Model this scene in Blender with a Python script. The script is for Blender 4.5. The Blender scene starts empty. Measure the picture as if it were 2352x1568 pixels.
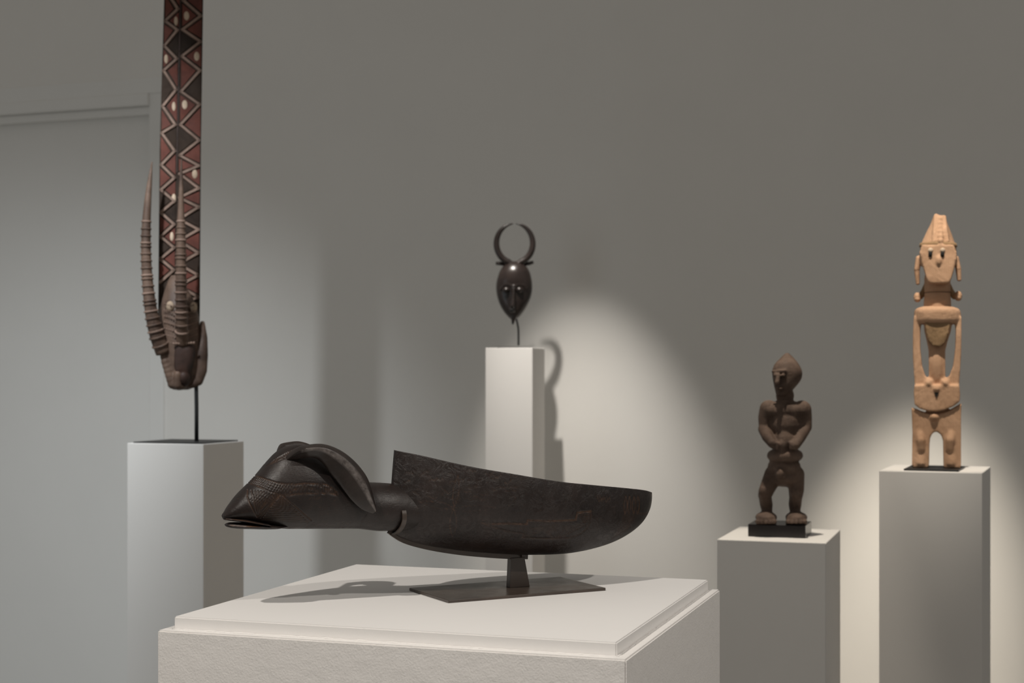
import bpy, bmesh, math, random
import numpy as np
from mathutils import Vector, Matrix, Quaternion
random.seed(7); np.random.seed(7)
R = math.radians
SC = bpy.context.scene
COL = SC.collection
# ------------------------------------------------------------------ camera
F = 3355.0; CX = 1176.0; HY = 870.0; CAMZ = 1.62
cam = bpy.data.cameras.new('camera'); camo = bpy.data.objects.new('camera', cam); COL.objects.link(camo)
camo.location = (0, 0, CAMZ); camo.rotation_euler = (R(90), 0, 0)
cam.sensor_width = 36; cam.lens = F / 2352 * 36; cam.shift_y = (HY - 784) / 2352
cam.clip_start = .05; cam.clip_end = 60
cam.dof.use_dof = True; cam.dof.focus_distance = 2.34; cam.dof.aperture_fstop = 7.5
SC.camera = camo
# ------------------------------------------------------------------ world, lights, exposure
SC.view_settings.view_transform = 'Standard'; SC.view_settings.look = 'None'
SC.view_settings.exposure = 0; SC.view_settings.gamma = 1; SC.view_settings.use_curve_mapping = False
w = bpy.data.worlds.new('world'); SC.world = w; w.use_nodes = True
w.node_tree.nodes['Background'].inputs[0].default_value = (1.0, .95, .87, 1)
w.node_tree.nodes['Background'].inputs[1].default_value = .212

def spot(name, loc, tgt, power, size, blend, col, radius=.04):
    l = bpy.data.lights.new(name, 'SPOT'); l.energy = power; l.spot_size = R(size); l.spot_blend = blend
    l.color = col; l.shadow_soft_size = radius
    o = bpy.data.objects.new(name, l); COL.objects.link(o); o.location = loc
    o.rotation_euler = (Vector(tgt) - Vector(loc)).to_track_quat('-Z', 'Y').to_euler()
    return o
def area(name, loc, tgt, power, sx, sy, col):
    l = bpy.data.lights.new(name, 'AREA'); l.energy = power; l.shape = 'RECTANGLE'; l.size = sx; l.size_y = sy; l.color = col
    o = bpy.data.objects.new(name, l); COL.objects.link(o); o.location = loc
    o.rotation_euler = (Vector(tgt) - Vector(loc)).to_track_quat('-Z', 'Y').to_euler()
    return o
WARM = (1, .90, .76); SOFT = (1, .94, .86); COOL = (.93, .975, 1.0)
H = CAMZ
spot('spot_ladle_key', (-1.05, .55, H + 1.95), (-.25, 2.10, H - .4), 200, 33, .4, SOFT, .03)
spot('spot_ladle_fill', (1.9, .9, H + 1.9), (.0, 2.3, H - .3), 125, 36, .5, SOFT, .04)
spot('spot_horned_mask', (-.22, 5.25, H + 1.80), (.37, 6.24, H - .74), 238, 31, 1, SOFT, .03)
spot('spot_plank_mask', (-1.29, 3.45, H + 1.507), (-2.55, 6.75, H - 1.6), 205, 76, 1, COOL, .03)
spot('spot_dark_figure', (.62, 3.86, H + 1.7), (.76, 4.02, H - .3), 135, 20, .7, WARM, .02)
spot('spot_tan_figure', (.98, 3.47, H + 1.9), (1.20, 4.17, H + .22), 200, 20, .8, WARM, .03)
spot('spot_wall_wash', (1.50, 4.62, H + 1.7), (1.54, 5.87, H - 1.35), 520, 26, 1, WARM, .04)
area('window_daylight', (-3.4, 3.2, H - .5), (-1.9, 6.6, H - 1.5), 7, 1.2, 1.6, (.80, .92, 1.0))

# ------------------------------------------------------------------ helpers
def tag(o, label=None, cat=None, group=None, kind=None):
    if label: o['label'] = label
    if cat: o['category'] = cat
    if group: o['group'] = group
    if kind: o['kind'] = kind
    return o
def empty(name, loc, label, cat, group=None):
    o = bpy.data.objects.new(name, None); COL.objects.link(o); o.location = loc; o.empty_display_size = .05
    return tag(o, label, cat, group)
PAR = {}
def link(name, me, mat, parent=None, smooth=False):
    o = bpy.data.objects.new(name, me); COL.objects.link(o)
    if mat and not me.materials: me.materials.append(mat)
    if parent:
        o.parent = parent; o.location = -Vector(parent.location) if parent.type == 'EMPTY' else (0, 0, 0)
        if parent.type != 'EMPTY': o.location = (0, 0, 0)
    if smooth: me.polygons.foreach_set('use_smooth', [True] * len(me.polygons))
    return o
def bm_obj(name, bm, mat, parent=None, smooth=False):
    bmesh.ops.recalc_face_normals(bm, faces=bm.faces)
    me = bpy.data.meshes.new(name); bm.to_mesh(me); bm.free()
    return link(name, me, mat, parent, smooth)
def unproj(px, py, Z): return Vector(((px - CX) / F * Z, Z, CAMZ + (HY - py) / F * Z))

def grid_faces(n, m, closed, off=0, flip=False):
    fs = []
    mm = m if closed else m - 1
    for i in range(n - 1):
        for j in range(mm):
            a = off + i * m + j; b = off + i * m + (j + 1) % m; c = off + (i + 1) * m + (j + 1) % m; d = off + (i + 1) * m + j
            fs.append((a, b, c, d) if not flip else (d, c, b, a))
    return fs
def loft(name, rings, mat, parent=None, smooth=True, caps=True):
    """rings: n x m x 3, closed around m"""
    P = np.asarray(rings, float); n, m = P.shape[:2]
    bm = bmesh.new(); vs = [bm.verts.new(p) for p in P.reshape(-1, 3)]
    for f in grid_faces(n, m, True): bm.faces.new([vs[k] for k in f])
    if caps:
        bm.faces.new([vs[k] for k in range(m)]); bm.faces.new([vs[(n - 1) * m + k] for k in reversed(range(m))])
    return bm_obj(name, bm, mat, parent, smooth)
def frames(path, up):
    path = [Vector(p) for p in path]; out = []
    for i, p in enumerate(path):
        t = (path[min(i + 1, len(path) - 1)] - path[max(i - 1, 0)]).normalized()
        b = t.cross(up).normalized(); out.append((p, t, b, b.cross(t).normalized()))
    return out
def spline(pts, n):
    """Catmull-Rom through rows of pts (any dimension)"""
    P = np.asarray(pts, float); k = len(P) - 1; out = []
    for q in np.linspace(0, k, n):
        i = min(int(q), k - 1); u = q - i
        p1, p2 = P[i], P[i + 1]; p0 = P[i - 1] if i else 2 * p1 - p2; p3 = P[i + 2] if i + 2 <= k else 2 * p2 - p1
        out.append(.5 * (2 * p1 + (p2 - p0) * u + (2 * p0 - 5 * p1 + 4 * p2 - p3) * u * u + (3 * p1 - p0 - 3 * p2 + p3) * u ** 3))
    return np.array(out)
def sweep(name, path, prof, scales, up, mat, parent=None, smooth=True):
    """prof: (a,b) cross-section points along binormal, up-ish"""
    rings = []
    for (p, t, b, n), s in zip(frames(path, Vector(up)), scales):
        rings.append([p + b * (x * s) + n * (y * s) for x, y in prof])
    return loft(name, rings, mat, parent, smooth)
CIRC = [(math.cos(a), math.sin(a)) for a in np.linspace(0, 2 * math.pi, 16, endpoint=False)]
def box_bm(bm, M, sx, sy, sz):
    """M: 4x4 of centre frame"""
    r = bmesh.ops.create_cube(bm, size=1, matrix=M @ Matrix.Diagonal((sx, sy, sz, 1)))
    return r
def bevel(o, wd, seg=2, ang=40):
    m = o.modifiers.new('bevel', 'BEVEL'); m.width = wd; m.segments = seg; m.limit_method = 'ANGLE'; m.angle_limit = R(ang)
    return o

# ------------------------------------------------------------------ materials
def mat_new(name):
    m = bpy.data.materials.new(name); m.use_nodes = True
    nt = m.node_tree; return m, nt, nt.nodes['Principled BSDF']
def N(nt, t, **kw):
    n = nt.nodes.new(t)
    for k, v in kw.items():
        if k in n.inputs: n.inputs[k].default_value = v
        else: setattr(n, k, v)
    return n
def ramp(nt, fac, stops):
    r = nt.nodes.new('ShaderNodeValToRGB'); nt.links.new(fac, r.inputs[0])
    e = r.color_ramp.elements
    while len(e) < len(stops): e.new(.5)
    for k, (p, c) in enumerate(stops): e[k].position = p; e[k].color = c if len(c) == 4 else (*c, 1)
    return r.outputs[0]
def noise(nt, scale, detail=6, rough=.6, stretch=None, dist=0):
    tc = nt.nodes.new('ShaderNodeTexCoord'); mp = nt.nodes.new('ShaderNodeMapping'); nt.links.new(tc.outputs['Object'], mp.inputs[0])
    if stretch: mp.inputs['Scale'].default_value = stretch
    n = N(nt, 'ShaderNodeTexNoise', Scale=scale, Detail=detail, Roughness=rough, Distortion=dist)
    nt.links.new(mp.outputs[0], n.inputs['Vector']); return n.outputs['Fac']
def mixc(nt, fac, a, b, mode='MIX'):
    m = nt.nodes.new('ShaderNodeMix'); m.data_type = 'RGBA'; m.blend_type = mode
    for s, v in ((0, fac), (6, a), (7, b)):
        if hasattr(v, 'links'): nt.links.new(v, m.inputs[s])
        else: m.inputs[s].default_value = v if s == 0 else (*v, 1)
    return m.outputs[2]
def bump(nt, bs, h, strength, dist, prev=None):
    b = nt.nodes.new('ShaderNodeBump'); b.inputs['Strength'].default_value = strength; b.inputs['Distance'].default_value = dist
    nt.links.new(h, b.inputs['Height'])
    if prev is not None: nt.links.new(prev, b.inputs['Normal'])
    nt.links.new(b.outputs[0], bs.inputs['Normal']); return b.outputs[0]
def paint(name, col, rough=.75, bscale=None, bstr=.2, bdist=.001, var=.02, spec=.3):
    m, nt, b = mat_new(name)
    n = noise(nt, 3, 4)
    c = ramp(nt, n, [(.3, [v * (1 - var) for v in col]), (.7, [min(1, v * (1 + var)) for v in col])])
    nt.links.new(c, b.inputs['Base Color']); b.inputs['Roughness'].default_value = rough; b.inputs['Specular IOR Level'].default_value = spec
    if bscale:
        h = noise(nt, bscale, 5, .55); p = bump(nt, b, h, bstr, bdist)
        h2 = noise(nt, bscale * .12, 3, .5); bump(nt, b, h2, bstr * .6, bdist * 3, p)
    return m
def wood(name, c1, c2, groove_glint, rough=(.28, .5), stretch=(4, 1, 1), scale=60, bstr=.25, bdist=.0006, crust=0, spec=.5, use_groove=True, spk=.6):
    m, nt, b = mat_new(name)
    n1 = noise(nt, scale * .25, 8, .65, None, .5)
    base = ramp(nt, n1, [(.35, c1), (.65, c2)])
    fl = noise(nt, scale * 2.2, 8, .75, stretch)
    spkv = ramp(nt, fl, [(.60, (0, 0, 0)), (.74, (spk, spk, spk))])
    base = mixc(nt, spkv, base, groove_glint)
    if use_groove:
        at = nt.nodes.new('ShaderNodeAttribute'); at.attribute_name = 'groove_glint'
        gn = noise(nt, scale * 1.5, 6, .7)
        g2 = ramp(nt, gn, [(.35, (.15, .15, .15)), (.7, (1, 1, 1))])
        mm = nt.nodes.new('ShaderNodeMath'); mm.operation = 'MULTIPLY'; nt.links.new(at.outputs['Fac'], mm.inputs[0]); nt.links.new(g2, mm.inputs[1])
        base = mixc(nt, mm.outputs[0], base, groove_glint)
    nt.links.new(base, b.inputs['Base Color'])
    rr = ramp(nt, noise(nt, scale * .6, 5, .6), [(.3, (rough[0],) * 3), (.7, (rough[1],) * 3)])
    nt.links.new(rr, b.inputs['Roughness']); b.inputs['Specular IOR Level'].default_value = spec
    p = bump(nt, b, noise(nt, scale * 3, 8, .65, stretch), bstr, bdist)
    p = bump(nt, b, n1, bstr, bdist * 4, p)
    if crust:
        v = ramp(nt, noise(nt, scale * .8, 10, .7, None, 1.5), [(.45, (0, 0, 0)), (.55, (1, 1, 1))])
        bump(nt, b, v, crust, .0008, p)
    return m
M_WALL = paint('wall_paint', (.80, .785, .755), .9, 220, .08, .0006, .012)
M_FLOOR = paint('floor_concrete', (.36, .34, .31), .6, 40, .1, .001, .06)
M_PED = paint('pedestal_paint', (.82, .80, .775), .7, 260, .1, .0005, .012)
M_PLINTH = paint('plinth_plaster', (.80, .775, .755), .65, 330, .55, .0012, .015)
M_SLAB = paint('slab_paint', (.82, .80, .785), .6, 420, .22, .0006, .01)
M_DOOR = paint('door_paint', (.80, .795, .775), .6, 120, .05, .0005, .01)
M_LADLE = wood('ladle_wood', (.011, .0076, .0068), (.023, .0155, .0135), (.20, .095, .045), (.30, .50), (1, 1, 3), 60, .45, .0007, .12, .42, spk=.35)
M_BOWL = wood('ladle_bowl_wood', (.0105, .0072, .0066), (.023, .0155, .0135), (.17, .085, .045), (.30, .50), (1, 1, 3), 60, .45, .0007, .40, .42, spk=.38)
M_HORN = wood('ladle_horn_wood', (.012, .0085, .0074), (.028, .019, .0155), (.21, .185, .175), (.32, .5), (2, 2, 2), 60, .4, .0006, 0, .5, spk=.1)  # third colour: pale grey of the highlight painted along the horn edge
M_MASK = wood('mask_wood', (.014, .0095, .0085), (.030, .020, .017), (.08, .04, .025), (.26, .36), (1, 1, 2), 40, .12, .0004, 0, .6, use_groove=False, spk=.2)
M_FIG = wood('figure_wood', (.065, .041, .030), (.165, .112, .085), (.19, .12, .085), (.6, .85), (1, 1, 3), 50, .6, .002, .4, .3, use_groove=False)
M_TAN = wood('tan_wood', (.42, .25, .15), (.68, .43, .28), (.17, .10, .055), (.6, .85), (6, 6, .6), 22, .7, .003, 0, .25, spk=.5)
M_TAND = wood('tan_wood_weathered', (.20, .13, .07), (.42, .27, .15), (.06, .04, .02), (.7, .9), (3, 3, 1), 30, .7, .003, .5, .2, use_groove=False)
M_PLANK = wood('plank_wood', (.018, .011, .008), (.045, .029, .021), (.12, .08, .06), (.6, .8), (3, 3, 1), 30, .3, .001, 0, .18, use_groove=False)
M_RIB = wood('rib_wood', (.16, .105, .08), (.30, .205, .16), (.09, .06, .045), (.5, .7), (3, 3, 1), 40, .3, .001, 0, .35, use_groove=False)
M_RED = wood('red_pigment', (.075, .024, .017), (.150, .046, .032), (.05, .02, .015), (.6, .8), (2, 2, 1), 40, .3, .001, 0, .3, use_groove=False)
M_WHITE = wood('kaolin_pigment', (.38, .29, .21), (.58, .46, .35), (.3, .2, .12), (.7, .9), (2, 2, 2), 60, .3, .001, 0, .2, use_groove=False)
M_ANT = wood('antelope_wood', (.055, .032, .023), (.17, .11, .08), (.28, .20, .15), (.45, .7), (2, 2, 1), 40, .4, .001, .2, .4, use_groove=False)
M_ANTD = wood('antelope_dark_wood', (.018, .010, .008), (.06, .030, .022), (.14, .07, .045), (.4, .6), (2, 2, 1), 40, .4, .001, .2, .45, use_groove=False)
M_METAL = wood('patinated_steel', (.040, .029, .023), (.062, .044, .034), (.13, .07, .035), (.26, .38), (1, 1, 1), 50, .06, .0002, 0, .6, use_groove=False, spk=.3)
M_BLACK = paint('black_metal', (.012, .013, .014), .45, None, var=.1, spec=.5)
M_HOLE = paint('eye_hole_black', (.01, .01, .01), .8, None)
M_LAC = paint('black_lacquer', (.014, .011, .011), .25, None, var=.1, spec=.5)

# ------------------------------------------------------------------ setting: floor, back wall, door
TH = R(18.5)
def wdir(th): return Vector((math.cos(th), -math.sin(th), 0)), Vector((math.sin(th), math.cos(th), 0))
WX, WY = wdir(TH)                          # along the wall (to the right, nearer), into the wall
W0 = Vector((0, 6.38, 0))
def wallpt(px, py=None, off=0):
    u = (px - CX) / F; Y = (W0 - WY * off).y; k = math.tan(TH)
    base = W0 - WY * off
    # base + s*WX ; x/y = u
    s = (u * base.y - base.x) / (WX.x - u * WX.y)
    p = base + WX * s
    z = CAMZ + (HY - (py if py is not None else HY)) / F * p.y
    return s, z, p
def wallbox(name, s0, s1, z0, z1, out, inn, mat, parent=None, bv=0):
    bm = bmesh.new()
    c = W0 + WX * (s0 + s1) / 2 + WY * ((inn - out) / 2) + Vector((0, 0, (z0 + z1) / 2))
    M = Matrix.Translation(c) @ Matrix.Rotation(-TH, 4, 'Z')
    box_bm(bm, M, s1 - s0, out + inn, z1 - z0)
    o = bm_obj(name, bm, mat, parent)
    if bv: bevel(o, bv)
    return o
bm = bmesh.new(); box_bm(bm, Matrix.Translation((0, 3.6, -.05)), 14, 12, .1); tag(bm_obj('floor', bm, M_FLOOR), kind='structure')
# door opening measured in the photograph
sR, zT, _ = wallpt(345, 222); sC, zC, _ = wallpt(378, 176)
sL = sR - 1.9; HT = 4.4
bm = bmesh.new()
def addb(bm, s0, s1, z0, z1, o, i):
    c = W0 + WX * (s0 + s1) / 2 + WY * ((i - o) / 2) + Vector((0, 0, (z0 + z1) / 2))
    box_bm(bm, Matrix.Translation(c) @ Matrix.Rotation(-TH, 4, 'Z'), s1 - s0, o + i, z1 - z0)
addb(bm, sR, 5.2, 0, HT, 0, .2); addb(bm, sL, sR, zT, HT, 0, .2); addb(bm, sL - 2.2, sL, 0, HT, 0, .2)
tag(bm_obj('wall_back', bm, M_WALL), kind='structure')
door = wallbox('door_1', sL + .01, sR - .01, .01, zT - .01, -.035, .08, M_DOOR, None, .002); tag(door, kind='structure')
# casing: outer flat, inner moulding steps (head) and jamb strips
wallbox('casing_head', sL - .07, sC, zT + .012, zC, .012, 0, M_DOOR, door, .004)
wallbox('moulding', sL - .01, sR + .004, zT - .045, zT + .012, .030, .03, M_DOOR, door, .006)
wallbox('moulding', sL - .01, sR + .002, zT - .085, zT - .045, .004, .04, M_DOOR, door, .006)
wallbox('casing_jamb', sR, sC, .0, zT + .012, .012, 0, M_DOOR, door, .004)
wallbox('casing_jamb', sL - .07, sL, .0, zT + .012, .012, 0, M_DOOR, door, .004)

# ------------------------------------------------------------------ pedestals
def pedestal(name, cornpx, Z, lpx, rpx, th, mat, label, cat='pedestal', d=None, bv=.002):
    X, Y = wdir(th); c = unproj(cornpx[0], cornpx[1], Z); top = c.z; c2 = Vector((c.x, c.y, 0))
    ul = (lpx - CX) / F; w_ = (c.x - ul * c.y) / (X.x - ul * X.y)
    ur = (rpx - CX) / F
    if d is None: d = (ur * c.y - c.x) / (Y.x - ur * Y.y)
    ctr = c2 - X * w_ / 2 + Y * d / 2
    e = empty(name, ctr, label, cat)
    bm = bmesh.new(); box_bm(bm, Matrix.Translation((ctr.x, ctr.y, (top + .03) / 2)) @ Matrix.Rotation(-th, 4, 'Z'), w_, d, top - .03)
    o = bm_obj('body', bm, mat, e); bevel(o, bv)
    bm = bmesh.new(); box_bm(bm, Matrix.Translation((ctr.x, ctr.y, .015)) @ Matrix.Rotation(-th, 4, 'Z'), w_ - .03, d - .03, .03)
    bm_obj('toe_kick', bm, mat, e)
    return e, ctr, top, X, Y, w_, d
P_ANT = pedestal('pedestal', (467, 1020), 4.50, 292, 560, R(18.5), M_PED, 'tall white square pedestal under the long patterned plank mask on the left')
P_MSK = pedestal('pedestal', (1223, 798), 5.95, 1115, 1251, R(18.5), M_PED, 'slim tall white pedestal carrying the small horned face mask')
P_FIG = pedestal('pedestal', (1897, 1247), 3.90, 1647, 1930, R(18.5), M_PED, 'low white pedestal under the dark standing figure with black block')
P_TAN = pedestal('pedestal', (2256, 1086), 4.05, 2019, 2275, R(22), M_PED, 'white pedestal at the right edge under the tan wooden figure')

# front plinth: body with recessed slab on top
HS = .35; ztop = CAMZ - HS
X, Y = wdir(TH)
cs = Vector((.139, 1.941, 0)); ws, ds = .672, .640
pl = empty('display_plinth', cs - X * ws / 2 + Y * ds / 2, 'large off-white plastered plinth in the foreground with a raised slab under the ladle', 'plinth')
def rough_box(name, corner, w_, d_, z0, z1, bv, mat, amp, cuts):
    """a box with rounded, slightly chipped hand-plastered edges"""
    bm = bmesh.new(); box_bm(bm, Matrix.Identity(4), w_, d_, z1 - z0)
    bmesh.ops.bevel(bm, geom=bm.edges[:], offset=bv, segments=2, affect='EDGES')
    c = corner - X * w_ / 2 + Y * d_ / 2
    bm.transform(Matrix.Translation((c.x, c.y, (z0 + z1) / 2)) @ Matrix.Rotation(-TH, 4, 'Z'))
    return bm_obj(name, bm, mat, pl, False)
off = .0175
rough_box('body', cs + X * off - Y * off, ws + 2 * off, ds + 2 * off, .0, ztop - .0185, .0022, M_PLINTH, 0, 0)
rough_box('slab', cs, ws, ds, ztop - .022, ztop, .0018, M_SLAB, 0, 0)
# hairline ridges of paint along the slab foot and body rim
rnd = random.Random(3)
bm = bmesh.new()
def ridge(bm, a, b, wd, ht, seg=60):
    a = Vector(a); b = Vector(b); d = (b - a).normalized(); side = d.cross(Vector((0, 0, 1)))
    prev = None
    for k in range(seg + 1):
        p = a + (b - a) * k / seg; q = wd * (.4 + rnd.random() * .9); h = ht * (.5 + rnd.random())
        vs = [bm.verts.new(p - side * q), bm.verts.new(p + Vector((0, 0, h))), bm.verts.new(p + side * q)]
        if prev:
            bm.faces.new([prev[0], prev[1], vs[1], vs[0]]); bm.faces.new([prev[1], prev[2], vs[2], vs[1]]); bm.faces.new([prev[0], vs[0], vs[2], prev[2]])
        else: bm.faces.new(vs)
        prev = vs
    bm.faces.new(prev)
zl = ztop - .0187
o1 = cs - Y * .002 + X * .002
A = o1 - X * (ws + .004); 
ridge(bm, (A.x, A.y, zl), (o1.x, o1.y, zl), .0022, .0013, 90)
B = o1 + Y * (ds + .004)
ridge(bm, (o1.x, o1.y, zl), (B.x, B.y, zl), .0022, .0013, 90)
bm_obj('paint_seam', bm, M_PLINTH, pl, True)

# ------------------------------------------------------------------ the ladle frame
YAW = R(28)
LO = Vector((.010, 2.43, 0)); LA = Vector((math.cos(YAW), math.sin(YAW), 0)); LT = Vector((math.sin(YAW), -math.cos(YAW), 0))
def s_of(px, t=0):
    u = (px - CX) / F
    return (u * (LO.y + LT.y * t) - LO.x - LT.x * t) / (LA.x - u * LA.y)
def LP(px, py, t=0):
    s = s_of(px, t); p = LO + LA * s + LT * t; return Vector((p.x, p.y, CAMZ + (HY - py) / F * p.y))
def proj(P):
    P = np.asarray(P); return CX + P[..., 0] / P[..., 1] * F, HY - (P[..., 2] - CAMZ) / P[..., 1] * F
def L3(s, t, z):
    return np.stack([LO.x + LA.x * s + LT.x * t, LO.y + LA.y * s + LT.y * t, z + 0 * s], -1)
def engrave(me, V, T, S, lines, mirror=True):
    """displace vertices along inward normals near polylines; V verts (n,3), T local t, S local s, returns groove attr"""
    nrm = np.empty(len(V) * 3); me.vertex_normals.foreach_get('vector', nrm); nrm = nrm.reshape(-1, 3)
    Vm = L3(S, np.abs(T), V[:, 2]); x, y = proj(Vm)
    dep = np.zeros(len(V)); col = np.zeros(len(V))
    for pts, wd, dp, cl in lines:
        P = np.array(pts, float)
        lo = P.min(0) - 4 * wd; hi = P.max(0) + 4 * wd
        idx = np.where((x > lo[0]) & (x < hi[0]) & (y > lo[1]) & (y < hi[1]))[0]
        if not len(idx): continue
        xi, yi = x[idx], y[idx]; best = np.full(len(idx), 1e9)
        for a, b in zip(P[:-1], P[1:]):
            d = b - a; L = max(1e-9, (d * d).sum()); q = np.clip(((xi - a[0]) * d[0] + (yi - a[1]) * d[1]) / L, 0, 1)
            best = np.minimum(best, np.hypot(xi - a[0] - q * d[0], yi - a[1] - q * d[1]))
        g = np.exp(-(best / wd) ** 2)
        dep[idx] = np.maximum(dep[idx], g * dp); col[idx] = np.maximum(col[idx], g * cl)
    V2 = V - nrm * dep[:, None]
    me.vertices.foreach_set('co', V2.reshape(-1)); me.update()
    at = me.attributes.new('groove_glint', 'FLOAT', 'POINT'); at.data.foreach_set('value', col.astype(float))

ladle = empty('carved_ladle', (LO.x, LO.y, CAMZ - .29), 'long dark carved wooden ladle with ram head handle and deep boat-shaped bowl', 'ladle')
# ---- bowl
TOPX = [880, 900, 960, 1040, 1110, 1180, 1280, 1370, 1440, 1480, 1501, 1540]
TOPY = [1033, 1038, 1050, 1067, 1080, 1091.5, 1108, 1117, 1123, 1127, 1132, 1140]
BOTX = [870, 900, 930, 980, 1060, 1150, 1220, 1300, 1370, 1420, 1460, 1484, 1498, 1530]
BOTY = [1210, 1226, 1239, 1252, 1264, 1271, 1273, 1269, 1254, 1234, 1207, 1176, 1142, 1120]
_b = spline(list(zip(BOTX, BOTY)), 200); _t = spline(list(zip(TOPX, TOPY)), 200); BOTX, BOTY, TOPX, TOPY = _b[:, 0], _b[:, 1], _t[:, 0], _t[:, 1]
def bowl_grid(n, m, s0, s1, amax, inset_b, phi0, phi1):
    uu = -np.cos(np.linspace(0, math.pi, n)); out = np.zeros((n, m, 3)); TT = np.zeros((n, m)); SS = np.zeros((n, m))
    phis = np.radians(np.linspace(phi0, phi1, m))
    for i, u in enumerate(uu):
        s = (s0 + s1) / 2 + (s1 - s0) / 2 * u
        a = amax * ((1 - abs(u) ** 2.6) ** .62 if u < 0 else (1 - abs(u) ** 2.1) ** .60) + .0006
        if u < -.5 and amax > .08: a = math.hypot(a, .0105) if i else .0006
        tn = a * math.cos(phis[0]); p = L3(np.array(s), np.array(tn), np.array(0.)); px = CX + p[0] / p[1] * F
        # top of the near rim
        ty = np.interp(px, TOPX, TOPY); zt = CAMZ + (HY - ty) / F * p[1]
        p0 = L3(np.array(s), np.array(0.), np.array(0.)); px0 = CX + p0[0] / p0[1] * F
        by = np.interp(px0, BOTX, BOTY); zb = CAMZ + (HY - by) / F * p0[1] + inset_b
        zb = min(zb, zt - .004)
        h = (zt - zb) / (1 + math.sin(phis[0])); zc = zb + h
        c = np.cos(phis); sn = np.sin(phis)
        # slightly boxy section
        cc = np.sign(c) * np.abs(c) ** .88; ss = np.sign(sn) * np.abs(sn) ** .94
        t = a * cc; z = zc + h * ss
        out[i] = L3(np.full(m, s), t, z); TT[i] = t; SS[i] = s
        if u < -.5: out[i] += np.array([LA.x, LA.y, 0])[None, :] * (np.clip((z - zb) / (zt - zb), 0, 1) ** 1.5 * .0085 * min(1, (-u - .5) / .4))[:, None]
    return out, TT, SS
sL_, sR_ = s_of(893, 0), s_of(1494, 0)
G, TT, SS = bowl_grid(420, 190, sL_, sR_, .082, 0, 14, -166)
GI, TI, SI = bowl_grid(110, 60, sL_ + .009, sR_ - .010, .074, .009, 14, -166)
n, m = G.shape[:2]; n2, m2 = GI.shape[:2]
V = np.concatenate([G.reshape(-1, 3), GI.reshape(-1, 3)]); off2 = n * m
fs = grid_faces(n, m, False) + grid_faces(n2, m2, False, off2, True)
# rim strips: stitch dense outer rim with coarser inner rim
for jo, ji in ((0, 0), (m - 1, m2 - 1)):
    for i in range(n - 1):
        a = off2 + min(n2 - 1, round(i * (n2 - 1) / (n - 1))) * m2 + ji; b = off2 + min(n2 - 1, round((i + 1) * (n2 - 1) / (n - 1))) * m2 + ji
        p, q = i * m + jo, (i + 1) * m + jo
        f = [p, q, b, a] if a != b else [p, q, a]
        fs.append(tuple(f if jo == 0 else f[::-1]))
me = bpy.data.meshes.new('bowl'); me.from_pydata(V.tolist(), [], fs); me.update()
bmx = bmesh.new(); bmx.from_mesh(me); bmesh.ops.recalc_face_normals(bmx, faces=bmx.faces); bmx.to_mesh(me); bmx.free(); me.update()
def z2(u, v): return (860 + u / 3.459, 980 + v / 3.459)
def z1(u, v): return (480 + u / 4.523, 980 + v / 4.523)
def L(fn, pts, wd=1.3, dp=.0007, cl=.8): return ([fn(*p) for p in pts], wd * .85, dp * 1.35, cl * (.42 if fn is z1 else .75))
lines = []
mot = [(845, 760), (940, 772), (1060, 768), (1210, 775), (1220, 742), (1400, 748), (1600, 740), (1615, 680), (1720, 670), (1719, 745), (1690, 805), (1640, 850), (1560, 880), (1440, 890), (1300, 888), (1175, 882), (1186, 850), (1050, 830), (940, 795), (845, 760)]
lines.append(L(z2, mot, 1.4, .0010, .35)); lines.append(L(z2, mot[1:9], 1.9, .0014, 1.0))
for q in ([(1200, 880), (1340, 800), (1430, 885)], [(1215, 885), (1340, 815), (1415, 885)], [(1430, 885), (1360, 800)], [(1440, 885), (1500, 790)], [(1465, 885), (1690, 770)], [(1455, 885), (1525, 790)], [(1190, 868), (1330, 790)]):
    lines.append(L(z2, q, 1.0, .0006, .3))
for k in range(9): lines.append(L(z2, [(1165 + k * 17, 800 + (k % 2) * 4), (1195 + k * 17, 845 - k * 5)], .9, .0005, .25))
for k in range(7): lines.append(L(z2, [(1375 + k * 13, 785), (1395 + k * 13, 840 - k * 3)], .8, .0005, .2))
for k in range(4): lines.append(L(z2, [(1370, 785 + k * 14), (1470, 775 + k * 14)], .8, .0005, .2))
for k in range(9): lines.append(L(z2, [(1520 + k * 17, 785), (1535 + k * 17, 850 - k * 8)], .8, .0005, .2))
for k in range(5): lines.append(L(z2, [(1515, 790 + k * 14), (1690 - k * 30, 770 + k * 15)], .8, .0005, .2))
for k in range(6): lines.append(L(z2, [(1625 + k * 2, 690 + k * 14), (1715, 682 + k * 14)], .9, .0006, .35))
# leaf motifs
def vesica(x0, y0, x1, y1, w_): 
    a, b = [], []
    for k in range(13):
        q = k / 12; x = x0 + (x1 - x0) * q; y = y0 + (y1 - y0) * q; d = w_ * math.sin(math.pi * q)
        a.append((x - d, y)); b.append((x + d, y))
    return a, b
for a in vesica(652, 385, 627, 640, 24): lines.append(L(z2, a, 1.0, .0006, .5))
for a in vesica(625, 650, 620, 875, 26): lines.append(L(z2, a, .9, .0004, .5))
for k in range(9): lines.append(L(z2, [(628, 440 + k * 19), (668, 425 + k * 19)], .8, .0006, .3))
lines.append(L(z2, [(330, 585), (420, 625), (520, 650), (620, 655)], 1.0, .0005, .3))
lines.append(L(z2, [(400, 590), (480, 595), (560, 610), (625, 645)], .9, .0005, .4))
lines.append(L(z2, [(630, 645), (720, 630), (850, 620), (960, 640)], .9, .0004, .2)); lines.append(L(z2, [(640, 655), (730, 672), (850, 665)], .9, .0004, .2))
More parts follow.
